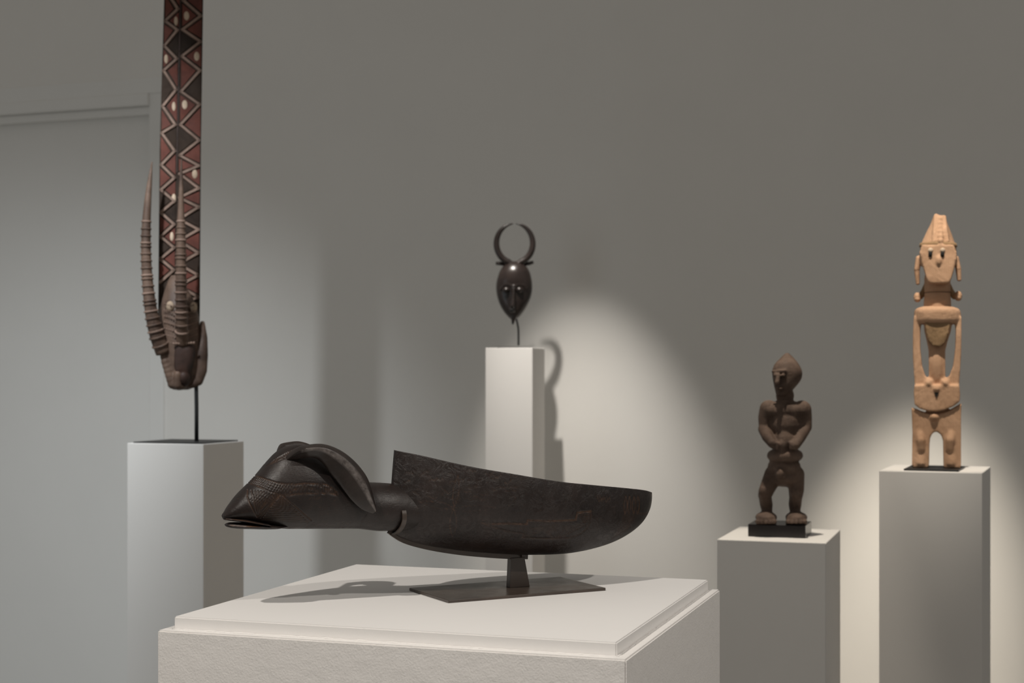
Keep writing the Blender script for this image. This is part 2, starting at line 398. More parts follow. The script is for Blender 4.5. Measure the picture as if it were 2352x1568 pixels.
for x0 in (1998, 2028, 2064, 2096):
    for a in vesica(x0, 548, x0 - 4 - (2096 - x0) * .02, 695, 12): lines.append(L(z2, a, 1.0, .0007, .75))
for k in range(8): lines.append(L(z2, [(1985 + k * 14, 695 + (k % 2) * 5), (1960 + k * 11, 790), (1885 + k * 10, 892 - k * 7)], .9, .0006, .25))
for k in range(6): lines.append(L(z2, [(2075 - k * 16, 700), (2010 + k * 6, 790), (1950 + k * 2, 860)], .8, .0004, .2))
lines.append(L(z2, [(2080, 668), (2110, 688), (2170, 684)], .9, .0006, .6)); lines.append(L(z2, [(2075, 682), (2110, 698), (2165, 696)], .9, .0006, .3))
for k in range(10):
    x = 1770 + k * 11; y = 545 + (k * 37 % 23); lines.append(L(z2, [(x, y), (x + 5, y + 35)], .7, .0003, .6))
rr = random.Random(5)
for k in range(60):                    # crusty scratches high on the bowl near its tall end
    x = 200 + rr.random() * 900; y = 300 + rr.random() * 260 + x * .08; q = [(x, y)]
    for j in range(4): q.append((q[-1][0] + rr.uniform(5, 28), q[-1][1] + rr.uniform(-16, 16)))
    lines.append(L(z2, q, rr.uniform(.7, 1.6), rr.uniform(.0003, .0008), rr.uniform(0, .4)))
engrave(me, V, np.concatenate([TT.ravel(), np.zeros(n2 * m2)]), np.concatenate([SS.ravel(), np.full(n2 * m2, -9.)]), lines)
bowl = link('bowl', me, M_BOWL, ladle, True)

# ---- head and neck
HX = [512, 516, 524, 545, 578, 592, 612, 635, 655, 680, 710, 745, 780, 815, 845, 872, 900, 925, 945, 975]
HT_ = [1184, 1174, 1162, 1135, 1103, 1088, 1063, 1038, 1025, 1019.5, 1023, 1040, 1066, 1092, 1107, 1108, 1110, 1115, 1122, 1135]
HBX = [512, 540, 570, 600, 625, 660, 820, 832, 865, 905, 940, 975]
HB_ = [1190, 1192, 1196, 1203, 1212, 1214, 1213.5, 1215, 1219, 1219, 1219, 1212]
HWX = [512, 518, 540, 580, 620, 680, 740, 800, 850, 900, 950, 975]
HW_ = [.004, .013, .022, .033, .040, .044, .045, .042, .038, .038, .037, .034]
def lathe_x(xs, tops, bots, wids, n, m, ex=.85, x0=None, x1=None):
    x0 = x0 or xs[0]; x1 = x1 or xs[-1]
    u = np.linspace(0, 1, n); X_ = x0 + (x1 - x0) * u
    G = np.zeros((n, m, 3)); T = np.zeros((n, m)); S = np.zeros((n, m)); th = np.linspace(0, 2 * math.pi, m, endpoint=False)
    tp = np.interp(X_, *tops); bt = np.interp(X_, *bots); wd = np.interp(X_, *wids)
    kw = max(4, int(n * .018)); ker = np.ones(2 * kw + 1) / (2 * kw + 1)
    sm = lambda a: np.convolve(np.pad(a, kw, 'edge'), ker, 'valid')
    tp, bt, wd = sm(tp), sm(bt), sm(wd)
    for i, x in enumerate(X_):
        s = s_of(x, 0); Z = LO.y + LA.y * s; zt = CAMZ + (HY - tp[i]) / F * Z; zb = CAMZ + (HY - bt[i]) / F * Z
        c = (zt + zb) / 2; h = (zt - zb) / 2
        if i == 0: h *= .5; 
        cc = np.sign(np.cos(th)) * np.abs(np.cos(th)) ** ex; sn = np.sin(th)
        # widest below the middle, like a wedge-shaped muzzle
        wmod = 1 - .18 * np.clip(sn, 0, 1) ** 1.2
        t = wd[i] * cc * wmod; z = c + h * np.sign(sn) * np.abs(sn) ** ex
        G[i] = L3(np.full(m, s), t, z); T[i] = t; S[i] = s
    return G, T, S
def closed_grid_obj(name, G, T, S, mat, parent, lines):
    n, m = G.shape[:2]; V = G.reshape(-1, 3)
    fs = grid_faces(n, m, True) + [tuple(range(m)), tuple((n - 1) * m + k for k in reversed(range(m)))]
    me = bpy.data.meshes.new(name); me.from_pydata(V.tolist(), [], fs); me.update()
    b = bmesh.new(); b.from_mesh(me); bmesh.ops.recalc_face_normals(b, faces=b.faces); b.to_mesh(me); b.free(); me.update()
    engrave(me, V, T.ravel(), S.ravel(), lines)
    return link(name, me, mat, parent, True)
G, T, S = lathe_x(HX, (HX, HT_), (HBX, HB_), (HWX, HW_), 540, 240)
hl = []
up_ = [(480, 505), (540, 522), (600, 545), (700, 580), (800, 595), (900, 597), (1010, 590), (1130, 590), (1220, 600), (1290, 640), (1340, 690)]
lo_ = [(430, 585), (475, 602), (520, 620), (640, 675), (720, 700), (830, 708), (950, 700), (1100, 690), (1220, 690), (1290, 700), (1345, 708)]
hl.append(L(z1, up_, 1.5, .0011, 1)); hl.append(L(z1, lo_, 1.5, .0011, .9))
U = spline(up_, 34); D = spline(lo_, 34)
for k in range(34): hl.append(L(z1, [U[k], D[k]], .75, .0011, .55))
for q in (.25, .5, .75): hl.append(L(z1, list(map(tuple, U * (1 - q) + D * q)), .7, .0010, .5))
hl.append(L(z1, [(400, 650), (395, 720), (420, 790), (500, 940), (620, 830), (745, 698)], 1.5, .0011, .9))
hl.append(L(z1, [(435, 660), (470, 800), (505, 935)], 1.1, .0008, .5))
for k in range(7):                     # chevron hatching of the first triangle
    q = k / 7
    hl.append(L(z1, [(440 + 34 * k, 655 + 4 * k), (470 + 22 * k, 760 + 4 * k), (508 + 8 * k, 930 - 18 * k)], 1.1, .0008, .45))
    hl.append(L(z1, [(500 + 35 * k, 665 + 5 * k), (430 + 20 * k, 760 + 12 * k)], 1.0, .0007, .4))
for k in range(6): hl.append(L(z1, [(735 - 17 * k, 712 - 1 * k), (520 + 2 * k, 945 - 24 * k)], 1.2, .0009, .5))
hl.append(L(z1, [(745, 698), (830, 770), (940, 860), (1060, 970)], 1.7, .0014, 1)); hl.append(L(z1, [(735, 715), (820, 790), (930, 890), (1020, 975)], 1.0, .0008, .7))
hl.append(L(z1, [(740, 715), (640, 830), (540, 950)], 1.4, .0010, .9))
for k in range(11):
    y = 742 + k * 22; f_ = (y - 705) / 260; hl.append(L(z1, [(742 - 190 * f_, y + 2), (742 + 60 * f_, y + 5 - k * .6), (742 + 265 * f_, y + 12 - k)], 1.25, .0010, .7))
hl.append(L(z1, [(540, 965), (800, 978), (1040, 985)], 1.1, .0006, .4))
for k in range(16):                    # hair strokes on the forehead
    x = 590 + k * 17; hl.append(L(z1, [(x, 410 - k * 7), (x + 50, 375 - k * 9), (x + 95, 335 - k * 9)], .8, .0007, .4))
for k in range(6): hl.append(L(z1, [(1030 + k * 22, 755 - (k % 2) * 8), (1060 + k * 20, 738 - (k % 3) * 8)], .9, .0004, .5))
for k in range(40):
    x = 1000 + rr.random() * 900; y = 980 + rr.random() * 70; hl.append(L(z1, [(x, y), (x + rr.uniform(4, 25), y + rr.uniform(-8, 8))], .7, .0003, .3))
hl.append(L(z1, [(1640, 900), (1600, 960), (1570, 1040)], .9, .0004, .3))
head = closed_grid_obj('head', G, T, S, M_LADLE, ladle, hl)
# lower jaw
G, T, S = lathe_x([519, 655], ([519, 524, 545, 600, 655], [1203, 1199.5, 1199, 1201, 1204]), ([519, 524, 545, 600, 630, 655], [1208, 1211, 1213.5, 1214, 1213, 1209]),
                  ([519, 525, 560, 600, 625, 655], [.006, .012, .023, .032, .031, .018]), 90, 60)
closed_grid_obj('lower_jaw', G, T, S, M_LADLE, ladle, [([(530, 1206), (560, 1208.5), (598, 1208)], 1.4, .0008, .7)])
# mouth line / lip
G, T, S = lathe_x([514, 606], ([514, 520, 560, 606], [1188, 1187, 1190, 1200]), ([514, 530, 560, 606], [1193.5, 1195.5, 1199, 1206]),
                  ([514, 520, 560, 606], [.004, .013, .0255, .0345]), 60, 48)
closed_grid_obj('upper_lip', G, T, S, M_LADLE, ladle, [([(516, 1191), (560, 1195), (604, 1204)], .9, .0006, .5)])
# horns
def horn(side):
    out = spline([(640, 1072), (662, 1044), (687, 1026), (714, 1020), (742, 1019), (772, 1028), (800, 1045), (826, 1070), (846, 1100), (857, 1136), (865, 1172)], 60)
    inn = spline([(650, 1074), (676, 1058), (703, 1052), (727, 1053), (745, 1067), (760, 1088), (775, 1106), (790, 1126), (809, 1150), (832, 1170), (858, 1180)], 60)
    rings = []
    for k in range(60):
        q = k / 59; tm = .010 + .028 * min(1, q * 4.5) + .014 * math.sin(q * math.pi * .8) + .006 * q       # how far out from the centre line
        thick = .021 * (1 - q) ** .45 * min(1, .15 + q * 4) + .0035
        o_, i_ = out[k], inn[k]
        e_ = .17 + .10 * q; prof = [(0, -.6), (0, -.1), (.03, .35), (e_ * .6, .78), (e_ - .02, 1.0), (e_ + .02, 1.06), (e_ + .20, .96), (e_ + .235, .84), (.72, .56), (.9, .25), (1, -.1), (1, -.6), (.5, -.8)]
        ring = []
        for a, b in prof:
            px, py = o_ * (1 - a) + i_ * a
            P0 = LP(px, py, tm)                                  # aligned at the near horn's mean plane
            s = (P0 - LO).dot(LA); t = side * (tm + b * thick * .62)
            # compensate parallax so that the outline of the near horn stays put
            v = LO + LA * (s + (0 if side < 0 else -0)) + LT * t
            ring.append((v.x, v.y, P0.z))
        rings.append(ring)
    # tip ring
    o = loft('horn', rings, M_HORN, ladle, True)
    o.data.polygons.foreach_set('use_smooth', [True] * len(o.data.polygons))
    at = o.data.attributes.new('groove_glint', 'FLOAT', 'POINT'); at.data.foreach_set('value', [(.85 if (k % 13) in (5, 6) and k // 13 > 10 else 0.) for k in range(len(o.data.vertices))])  # highlight along the worn horn edge, painted into the colour
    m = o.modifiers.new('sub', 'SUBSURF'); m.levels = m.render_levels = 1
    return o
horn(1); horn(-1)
# ------------------------------------------------------------------ the ladle's steel stand
stand = empty('display_stand', (-.006, 2.415, ztop), 'dark steel stand with flat plate, tapered post and curved bar holding the ladle', 'stand')
bm = bmesh.new(); th_ = .0048
pc = [Vector((-.170, 2.416, 0)), Vector((-.099, 2.280, 0)), Vector((.155, 2.416, 0)), Vector((.084, 2.552, 0))]
v0 = [bm.verts.new((p.x, p.y, ztop)) for p in pc]; v1 = [bm.verts.new((p.x, p.y, ztop + th_)) for p in pc]
bm.faces.new(v0); bm.faces.new(v1)
for k in range(4): bm.faces.new([v0[k], v0[(k + 1) % 4], v1[(k + 1) % 4], v1[k]])
bevel(bm_obj('base_plate', bm, M_METAL, stand), .0007)
# post: tapered flat bar
def postpt(px, py, t): return LP(px, py, t)
zpb = ztop + th_
zbar = LP(1190, 1279, 0).z
def post_ring(z, sl, sr, d):
    return [LO + LA * a + LT * b + Vector((0, 0, z)) for a, b in ((sl, d), (sr, d), (sr, -d), (sl, -d))]
d = .0065
sA, sB = s_of(1171, d), s_of(1217, d); sC_, sD = s_of(1174, d), s_of(1205, d)
bevel(loft('post', [post_ring(zpb, sA, sB, d), post_ring(zbar, sC_, sD, d)], M_METAL, stand, False), .0006)
bar = spline([(893, 1219), (905, 1228), (925, 1240), (955, 1250), (1000, 1260), (1060, 1269), (1120, 1274.5), (1170, 1277.5), (1211, 1278)], 50)
rect = [(-.004, -.0026), (.004, -.0026), (.004, .0026), (-.004, .0026)]
sweep('support_bar', [LP(x, y, .002) for x, y in bar], rect, [1] * 50, LT, M_METAL, stand, False)
bm = bmesh.new(); p = LP(1197, 1273.5, .002); box_bm(bm, Matrix.Translation(p) @ Matrix.Rotation(YAW, 4, 'Z'), .006, .018, .007); bevel(bm_obj('bar_stop', bm, M_METAL, stand), .001)
# hook round the neck
hp = []
sN = s_of(915, 0)
hk = spline([(927.5, 1172, .039), (929, 1184, .041), (928, 1198, .040), (922, 1212, .034), (912, 1223, .020), (903, 1226, .006), (897, 1222, -.014)], 30)
sweep('neck_hook', [LP(x, y, t) for x, y, t in hk], [(-.0012, -.0036), (.0012, -.0036), (.0012, .0036), (-.0012, .0036)], [1] * 30, LA, M_METAL, stand, False)

# ------------------------------------------------------------------ frames for the blurred pieces behind
class Fr:
    def __init__(s, px, Z):
        s.px = px; s.Z = Z; s.k = Z / F
        c = Vector(((px - CX) / F * Z, Z, 0)); s.c = c; s.fw = -c.normalized(); s.rt = Vector((-s.fw.y, s.fw.x, 0))
        s.rt = Vector((s.fw.y, -s.fw.x, 0)) * -1
        s.kk = (c.length) / F * (Z / c.length)
    def P(s, px, py, t=0):
        # a point on the vertical plane through c facing the camera, then moved t metres to the camera
        u = (px - CX) / F; n = s.fw
        ray = Vector((u, 1, 0)); q = s.c.dot(n) / ray.dot(n)
        p = ray * q; z = CAMZ + (HY - py) / F * p.y
        return Vector((p.x, p.y, z)) + n * t
def remesh(name, me, vox, mat, parent, smooth_it=4, disp=None):
    o = bpy.data.objects.new('tmp', me); COL.objects.link(o)
    r = o.modifiers.new('r', 'REMESH'); r.mode = 'VOXEL'; r.voxel_size = vox
    sm = o.modifiers.new('s', 'SMOOTH'); sm.iterations = smooth_it; sm.factor = .5
    bpy.context.view_layer.update()
    dg = bpy.context.evaluated_depsgraph_get(); me2 = bpy.data.meshes.new_from_object(o.evaluated_get(dg)); me2.name = name
    bpy.data.objects.remove(o); bpy.data.meshes.remove(me); me2.materials.clear()
    return link(name, me2, mat, parent, True)
_u = [(a, b) for b in np.linspace(0, math.pi, 11)[1:-1] for a in np.linspace(0, 2 * math.pi, 18, endpoint=False)]
SPH = np.array([(0, 0, 1)] + [(math.sin(b) * math.cos(a), math.sin(b) * math.sin(a), math.cos(b)) for a, b in _u] + [(0, 0, -1)])
SPF = [(0, 1 + k, 1 + (k + 1) % 18) for k in range(18)] + [(1 + r * 18 + k, 1 + (r + 1) * 18 + k, 1 + (r + 1) * 18 + (k + 1) % 18, 1 + r * 18 + (k + 1) % 18) for r in range(8) for k in range(18)] + [(163, 145 + (k + 1) % 18, 145 + k) for k in range(18)]
class Blob:
    def __init__(s, fr): s.V = []; s.Fc = []; s.n = 0; s.f = fr
    def add(s, V, Fc):
        s.V += [tuple(v) for v in V]; s.Fc += [tuple(k + s.n for k in f) for f in Fc]; s.n += len(V); return s
    def ell(s, px, py, t, rx, ry, rt, rot=0):
        """radii rx, ry in px, rt in metres; rot degrees in picture plane"""
        f = s.f; c, n = math.cos(R(rot)), math.sin(R(rot)); X_ = SPH[:, 0] * rx * f.k; Z_ = SPH[:, 2] * ry * f.k; Y_ = SPH[:, 1] * rt
        a = X_ * c + Z_ * n; b = -X_ * n + Z_ * c; o = f.P(px, py, t)
        return s.add(np.array(o) + a[:, None] * np.array(f.rt) + Y_[:, None] * np.array(f.fw) + b[:, None] * np.array((0, 0, 1)), SPF)
    def cap(s, a, b, ra, rb, n=7, sq=1.0):
        for k in range(n):
            q = k / (n - 1); p = [a[i] * (1 - q) + b[i] * q for i in range(3)]; r = ra * (1 - q) + rb * q
            s.ell(p[0], p[1], p[2], r, r, r * s.f.k * sq)
        return s
    def chain(s, pts, n=6, sq=1.0):
        for a, b in zip(pts[:-1], pts[1:]): s.cap(a[:3], b[:3], a[3], b[3], n, sq)
        return s
    def pri(s, poly, t0, t1, inset=0):
        f = s.f; n = len(poly)
        return s.add([f.P(x, y, t0) for x, y in poly] + [f.P(x, y, t1) for x, y in poly],
                     [tuple(range(n)), tuple(range(2 * n - 1, n - 1, -1))] + [(k, k + n, (k + 1) % n + n, (k + 1) % n) for k in range(n)])
    def lof(s, rows, m=40, nn=50, ex=1.0):
        """rows (y, x centre, half width px, t centre, front depth, back depth), smooth in y"""
        P_ = spline(rows, nn); V = []
        for y, x, r, t, df, db in P_:
            for a in np.linspace(0, 2 * math.pi, m, endpoint=False):
                c, n = math.cos(a), math.sin(a); cc = math.copysign(abs(c) ** ex, c); sn = math.copysign(abs(n) ** ex, n)
                V.append(s.f.P(x + max(r, .5) * cc, y, t + sn * max(df if n > 0 else db, .001)))
        return s.add(V, grid_faces(nn, m, True) + [tuple(range(m)), tuple((nn - 1) * m + k for k in reversed(range(m)))])
    def mesh(s, name):
        me = bpy.data.meshes.new(name); me.from_pydata(s.V, [], s.Fc); me.update(); b = bmesh.new(); b.from_mesh(me)
        bmesh.ops.recalc_face_normals(b, faces=b.faces); b.to_mesh(me); b.free(); return me
    def done(s, name, vox, mat, parent, it=4): return remesh(name, s.mesh('tmp'), vox, mat, parent, it)
def quick(fr, name, mat, parent, fn, smooth=True):
    b = Blob(fr); fn(b); return link(name, b.mesh(name), mat, parent, smooth)
def prism(fr, name, poly, t0, t1, mat, parent, bv=0):
    o = quick(fr, name, mat, parent, lambda b: b.pri(poly, t0, t1), False)
    if bv: bevel(o, bv)
    return o
def plate(name, ctr, top, X, Y, w_, d_, h, mat, parent, bv=.0008):
    bm = bmesh.new(); a = math.atan2(X.y, X.x)
    box_bm(bm, Matrix.Translation((ctr.x, ctr.y, top + h / 2)) @ Matrix.Rotation(a, 4, 'Z'), w_, d_, h)
    return bevel(bm_obj(name, bm, mat, parent), bv)

# ------------------------------------------------------------------ horned face mask on the slim pedestal
_, ctr, top, X, Y, w_, d_ = P_MSK
fm = Fr(1182, ctr.y)
st = empty('mask_stand', (ctr.x, ctr.y, top), 'thin black rod on a small plate holding the horned face mask', 'stand')
plate('base_plate', ctr, top + .0003, X, Y, .125, .10, .004, M_BLACK, st)
pt = [fm.P(1191, 793), fm.P(1191, 775), fm.P(1190.5, 755, .004), fm.P(1188, 741, .012), fm.P(1185, 728, .02)]
pt = spline(pt, 14); sweep('rod', pt, CIRC, [.0042] * 14, (1, 0, 0), M_BLACK, st)
mk = empty('face_mask', fm.P(1181, 735), 'small glossy dark oval face mask with horns curving into a ring', 'mask')
t0 = .03
b = Blob(fm)
b.lof([(602, 1182, 6, t0, .012, .01), (604, 1182, 15, t0, .024, .014), (612, 1182, 26, t0, .040, .018), (624, 1182, 34, t0, .052, .022), (640, 1181.5, 39, t0, .056, .024), (658, 1181, 41.5, t0, .052, .025), (676, 1181, 40, t0, .046, .024), (692, 1180.5, 35.5, t0, .044, .022), (706, 1180, 29, t0, .040, .018), (718, 1180, 21.5, t0, .034, .015), (728, 1180, 13, t0, .026, .012), (734, 1180, 6, t0, .014, .01)])
b.chain([(1151, 666, t0 + .034, 2.4), (1157, 657, t0 + .042, 2.4), (1167, 655, t0 + .048, 2.4), (1180, 662, t0 + .050, 2.6), (1192, 655, t0 + .048, 2.4), (1203, 657, t0 + .042, 2.4), (1209, 666, t0 + .034, 2.4)])              # brow
b.chain([(1180, 660, t0 + .050, 4), (1179, 690, t0 + .055, 4.5), (1177.5, 704, t0 + .056, 6)])   # nose
b.ell(1176.5, 714, t0 + .045, 7, 6, .014)                                # mouth
b.cap((1143, 648, t0), (1146, 672, t0), 2.6, 2.2).cap((1219.5, 648, t0), (1216, 672, t0), 2.6, 2.2)
b.chain([(1180, 728, t0 + .02, 7), (1178.5, 738, t0 + .02, 4), (1178, 744, t0 + .02, 3)])
b.done('face', .0030, M_MASK, mk, 3)
for x in (1164, 1192): quick(fm, 'eye', M_MASK, mk, lambda q: q.ell(x + (1 if x > 1180 else -1), 668, t0 + .042, 9, 7.2, .016))
quick(fm, 'mouth_hole', M_HOLE, mk, lambda q: q.ell(1175.5, 714, t0 + .058, 5, 4, .004))
for sg in (-1, 1):
    pts = []; sc = []
    for k in range(26):
        a = R(-92 + 178 * k / 25); q = k / 25
        ex, ey = 41.5 * math.cos(a), 45 * math.sin(a)
        pts.append(fm.P(1182 + sg * ex * (1 if sg > 0 else 1), 561 - ey * 1.0 + (3 if k < 3 else 0), t0 + .012))
        sc.append(fm.k * (7.2 - 6.4 * q ** 4))
    sweep('horn', pts, CIRC, sc, fm.fw, M_MASK, mk)
    x = 1182 + sg * 37
    q_ = [fm.P(1182 + sg * 22, 608, t0), fm.P(1182 + sg * 34, 606, t0), fm.P(1182 + sg * 43, 603 + (3 if sg < 0 else 0), t0)]
    sweep('ear', q_, CIRC, [fm.k * 4, fm.k * 4.5, fm.k * 3.5], fm.fw, M_MASK, mk)

# ------------------------------------------------------------------ dark standing figure
_, ctr, top, X, Y, w_, d_ = P_FIG
ff = Fr(1800, ctr.y - .035); K = ff.k
blk = empty('figure_block', (ctr.x, ctr.y, top), 'small black polished block under the dark standing figure', 'block')
bx = unproj(1850, 1231.5, ctr.y - .105)
Wf = .158; Df = .135
cc = Vector((bx.x, bx.y, 0)) - X * Wf / 2 + Y * Df / 2
plate('block', cc, top + .0003, X, Y, Wf, Df, .034, M_LAC, blk, .0012)
ff = Fr(1800, cc.y - .01)
fg = empty('standing_figure', (cc.x, cc.y, top + .0345), 'dark brown crusty standing wooden figure with pointed head and hands at belly', 'figurine')
b = Blob(ff)
# head with a pointed crown, face turned to the left
b.lof([(810, 1808, 3, -.005, .005, .005), (815, 1808, 9, -.005, .012, .012), (823, 1808, 17, -.005, .022, .022), (836, 1807, 28, -.002, .034, .034), (852, 1808, 34.5, 0, .040, .040), (868, 1808, 33.5, .002, .040, .036), (882, 1805, 28, .004, .038, .028), (896, 1800, 20, .008, .032, .02), (908, 1795, 12, .014, .024, .014)])
b.chain([(1788, 862, .050, 5), (1785, 878, .056, 6)]).ell(1789, 892, .048, 8, 3.5, .01).ell(1781, 862, .040, 5, 4, .01).ell(1799, 862, .046, 5, 4, .01)
b.cap((1776, 853, .035), (1802, 852, .045), 4, 4).ell(1834, 866, 0, 6, 11, .015)
b.ell(1803, 908, .0, 21, 22, .026)
# torso
b.ell(1805, 944, 0, 52, 25, .044).ell(1806, 975, .005, 37, 46, .044).ell(1803, 1012, .012, 30, 36, .044).ell(1798, 1020, .035, 15, 18, .025)
b.lof([(1032, 1803, 30, .004, .044, .04), (1036, 1803, 37, .004, .050, .045), (1042, 1803, 41, .004, .054, .05), (1050, 1803, 41, .004, .054, .05), (1056, 1803, 36, .004, .050, .045)])
b.ell(1801, 1072, 0, 38, 26, .046).ell(1792, 1086, .042, 12, 14, .018).ell(1802, 1096, 0, 38, 22, .044)
# arms
b.chain([(1766, 940, .0, 22), (1761, 958, -.002, 20), (1757, 980, .004, 14.5)]).chain([(1755, 985, .008, 14), (1763, 1002, .034, 13), (1774, 1016, .052, 11)])
b.chain([(1842, 941, .0, 22), (1846, 960, -.002, 19), (1851, 980, .004, 14)]).chain([(1848, 986, .010, 13.5), (1838, 1004, .034, 12), (1827, 1020, .052, 11)])
for px, sg in ((1776, 1), (1824, -1)):
    for k in range(4): b.chain([(px, 1012 + k * 5, .052, 3.2), (px + sg * 10, 1014 + k * 5, .060, 2.4)], 4)
# legs
b.chain([(1777, 1090, 0, 22), (1762, 1122, .012, 18), (1757, 1136, .012, 16)]).chain([(1757, 1138, .008, 15), (1760, 1158, -.004, 15), (1762, 1174, -.004, 12)])
b.ell(1751, 1128, .024, 9, 14, .014)
b.chain([(1826, 1090, 0, 22), (1829, 1122, .012, 18), (1828, 1136, .012, 16)]).chain([(1828, 1138, .008, 15), (1826, 1158, -.004, 15), (1826, 1174, -.004, 12)])
b.ell(1825, 1128, .026, 10, 16, .014)
for px in (1760, 1829):
    b.ell(px, 1186, .018, 25, 13, .052)
    for k in range(5): b.ell(px - 20 + k * 10, 1193, .062 - abs(k - 2) * .004, 5, 5, .014)
b.pri([(1740, 1190), (1782, 1190), (1784, 1200), (1737, 1200)], -.02, .05); b.pri([(1806, 1190), (1852, 1190), (1854, 1200), (1804, 1200)], -.02, .05)
fo = b.done('body', .0032, M_FIG, fg, 2)
fz = top + .0345
me = fo.data; V = np.empty(len(me.vertices) * 3); me.vertices.foreach_get('co', V); V = V.reshape(-1, 3); V[:, 2] = np.maximum(V[:, 2], fz); me.vertices.foreach_set('co', V.ravel()); me.update()

# ------------------------------------------------------------------ tan figure
_, ctr, top, X, Y, w_, d_ = P_TAN
cp = ctr - Y * .01
pt_ = empty('figure_plate', (cp.x, cp.y, top), 'thin black plate under the tan wooden figure', 'stand')
cpx = (2147 - CX) / F * (cp.y - .02)
cp = Vector((cpx, cp.y - .02, 0))
plate('base_plate', cp, top + .0003, X, Y, .150, .20, .005, M_BLACK, pt_)
ft = Fr(2150, cp.y)
tn = empty('ancestor_figure', (cp.x, cp.y, top + .0055), 'tall weathered tan wooden figure with conical headdress and long arms', 'figurine')
def sh(poly): return poly
tb = .055
# headdress + face
b = Blob(ft)
rings_ = []
hs = [(495, 2157.5, 13, .016), (500, 2157.5, 15, .020), (515, 2157, 20, .030), (535, 2156, 29, .042), (555, 2155, 37, .052), (566, 2155, 41, .056), (578, 2155, 42, .056), (590, 2154.5, 44, .056), (602, 2155, 44, .054), (612, 2155, 40, .050)]
b.lof([(y, x, r, 0, tt, tt) for y, x, r, tt in hs])
b.chain([(2150, 497, .010, 6), (2148, 530, .036, 6), (2145, 558, .052, 5)]); b.chain([(2168, 500, .008, 6), (2171, 530, .032, 6), (2176, 558, .046, 5)]); b.chain([(2159, 505, .02, 5), (2160, 558, .054, 8)])
b.pri([(2112, 585), (2117, 603), (2123, 625), (2131, 650), (2140, 654), (2174, 654), (2182, 650), (2190, 625), (2195, 603), (2197, 585), (2190, 566), (2118, 566)], .02, .064)
b.ell(2156, 602, .064, 6, 12, .008)
b.ell(2153, 640, .02, 27, 16, .04)
b.done('head', .0032, M_TAN, tn, 3)
b = Blob(ft); 
def ringpts(y, r, tt): return [ft.P(2155 + r * math.cos(a), y + 2.5 * math.sin(a) * 0, tt * math.sin(a)) for a in np.linspace(0, 2 * math.pi, 32, endpoint=False)]
loft('headband', [ringpts(559, 42.3, .0605), ringpts(566, 44, .062), ringpts(568, 42.5, .060)], M_TAND, tn, True)
for x in (2137.5, 2165):
    ey = quick(ft, 'eye', M_WHITE, tn, lambda q: q.ell(x, 579, .063, 6, 6, .006)); quick(ft, 'eye_hole', M_HOLE, ey, lambda q: q.ell(x - .5, 588, .066, 4.4, 6.5, .004))
quick(ft, 'ear', M_TAN, tn, lambda q: q.chain([(2110, 594, .0, 7), (2106, 620, .0, 6.5), (2108, 650, .0, 4.5)], 9))
quick(ft, 'ear', M_TAN, tn, lambda q: q.chain([(2196, 594, .0, 6.5), (2201, 618, .0, 6.5), (2203, 641, .0, 5)], 9))
# neck, flaring ear ornaments
quick(ft, 'neck', M_TAN, tn, lambda q: q.chain([(2153, 640, 0, 29), (2153, 672, 0, 29), (2153, 708, 0, 31)], 9, 1.0))
for sg, kx, ky in ((-1, 2107, 683), (1, 2201, 680)):
    eo = quick(ft, 'ear_ornament', M_TAND, tn, lambda q: q.chain([(2153 + sg * 26, 652, -.02, 5), (2153 + sg * 31, 668, -.02, 7), (2153 + sg * 39, 680, -.012, 7)], 8))
    quick(ft, 'ornament_knob', M_TAN, eo, lambda q: q.ell(kx, ky - 1, -.004, 8.5, 11, .014).ell(kx, ky + 4, -.002, 7.5, 7, .014))
# trunk: shoulders, arms, chest, belly
b = Blob(ft)
b.lof([(703, 2153, 24, 0, .03, .03), (705, 2153, 38, 0, .042, .04), (709, 2153, 48, 0, .056, .05), (715, 2153, 53, 0, .061, .055), (728, 2153.5, 54, 0, .061, .055), (738, 2153.5, 53, 0, .058, .052), (743, 2153, 48, 0, .050, .045)], ex=.8)
b.pri([(2099, 728), (2117, 728), (2114, 760), (2114, 800), (2118, 840), (2125, 862), (2137, 874), (2140, 884), (2136, 894), (2110, 905), (2101, 880), (2097, 820), (2097, 770)], -.030, .034)
b.pri([(2192, 728), (2208, 728), (2208, 770), (2207, 820), (2203, 880), (2194, 905), (2170, 894), (2165, 884), (2168, 874), (2181, 862), (2189, 840), (2194, 800), (2195, 760)], -.030, .034)
b.ell(2133, 880, .035, 9, 10, .02, 30).ell(2171, 880, .035, 9, 10, .02, -30)
b.pri([(2122, 735), (2188, 735), (2184, 760), (2176, 785), (2171, 805), (2171, 875), (2178, 895), (2128, 895), (2134, 875), (2133, 805), (2129, 785), (2123, 760)], -.030, .030)
b.ell(2152, 760, .020, 27, 26, .026).ell(2152, 840, .02, 17, 50, .022)
b.ell(2151, 893, .045, 8, 8, .014)
b.pri([(2101, 884), (2203, 884), (2205, 905), (2204, 921), (2190, 932), (2168, 941), (2150, 944), (2130, 943), (2112, 937), (2101, 928), (2099, 900)], -.045, .050)
b.done('trunk', .0032, M_TAN, tn, 3)
quick(ft, 'navel', M_HOLE, tn, lambda q: q.pri([(2146, 901), (2156, 901), (2151, 912)], .045, .0535), False)
# weathered bark-like chest face
b = Blob(ft); b.pri([(2125, 741), (2183, 741), (2178, 768), (2169, 790), (2160, 797), (2143, 795), (2134, 786), (2127, 765)], .030, .0495); b.done('chest_patch', .003, M_TAND, tn, 3)
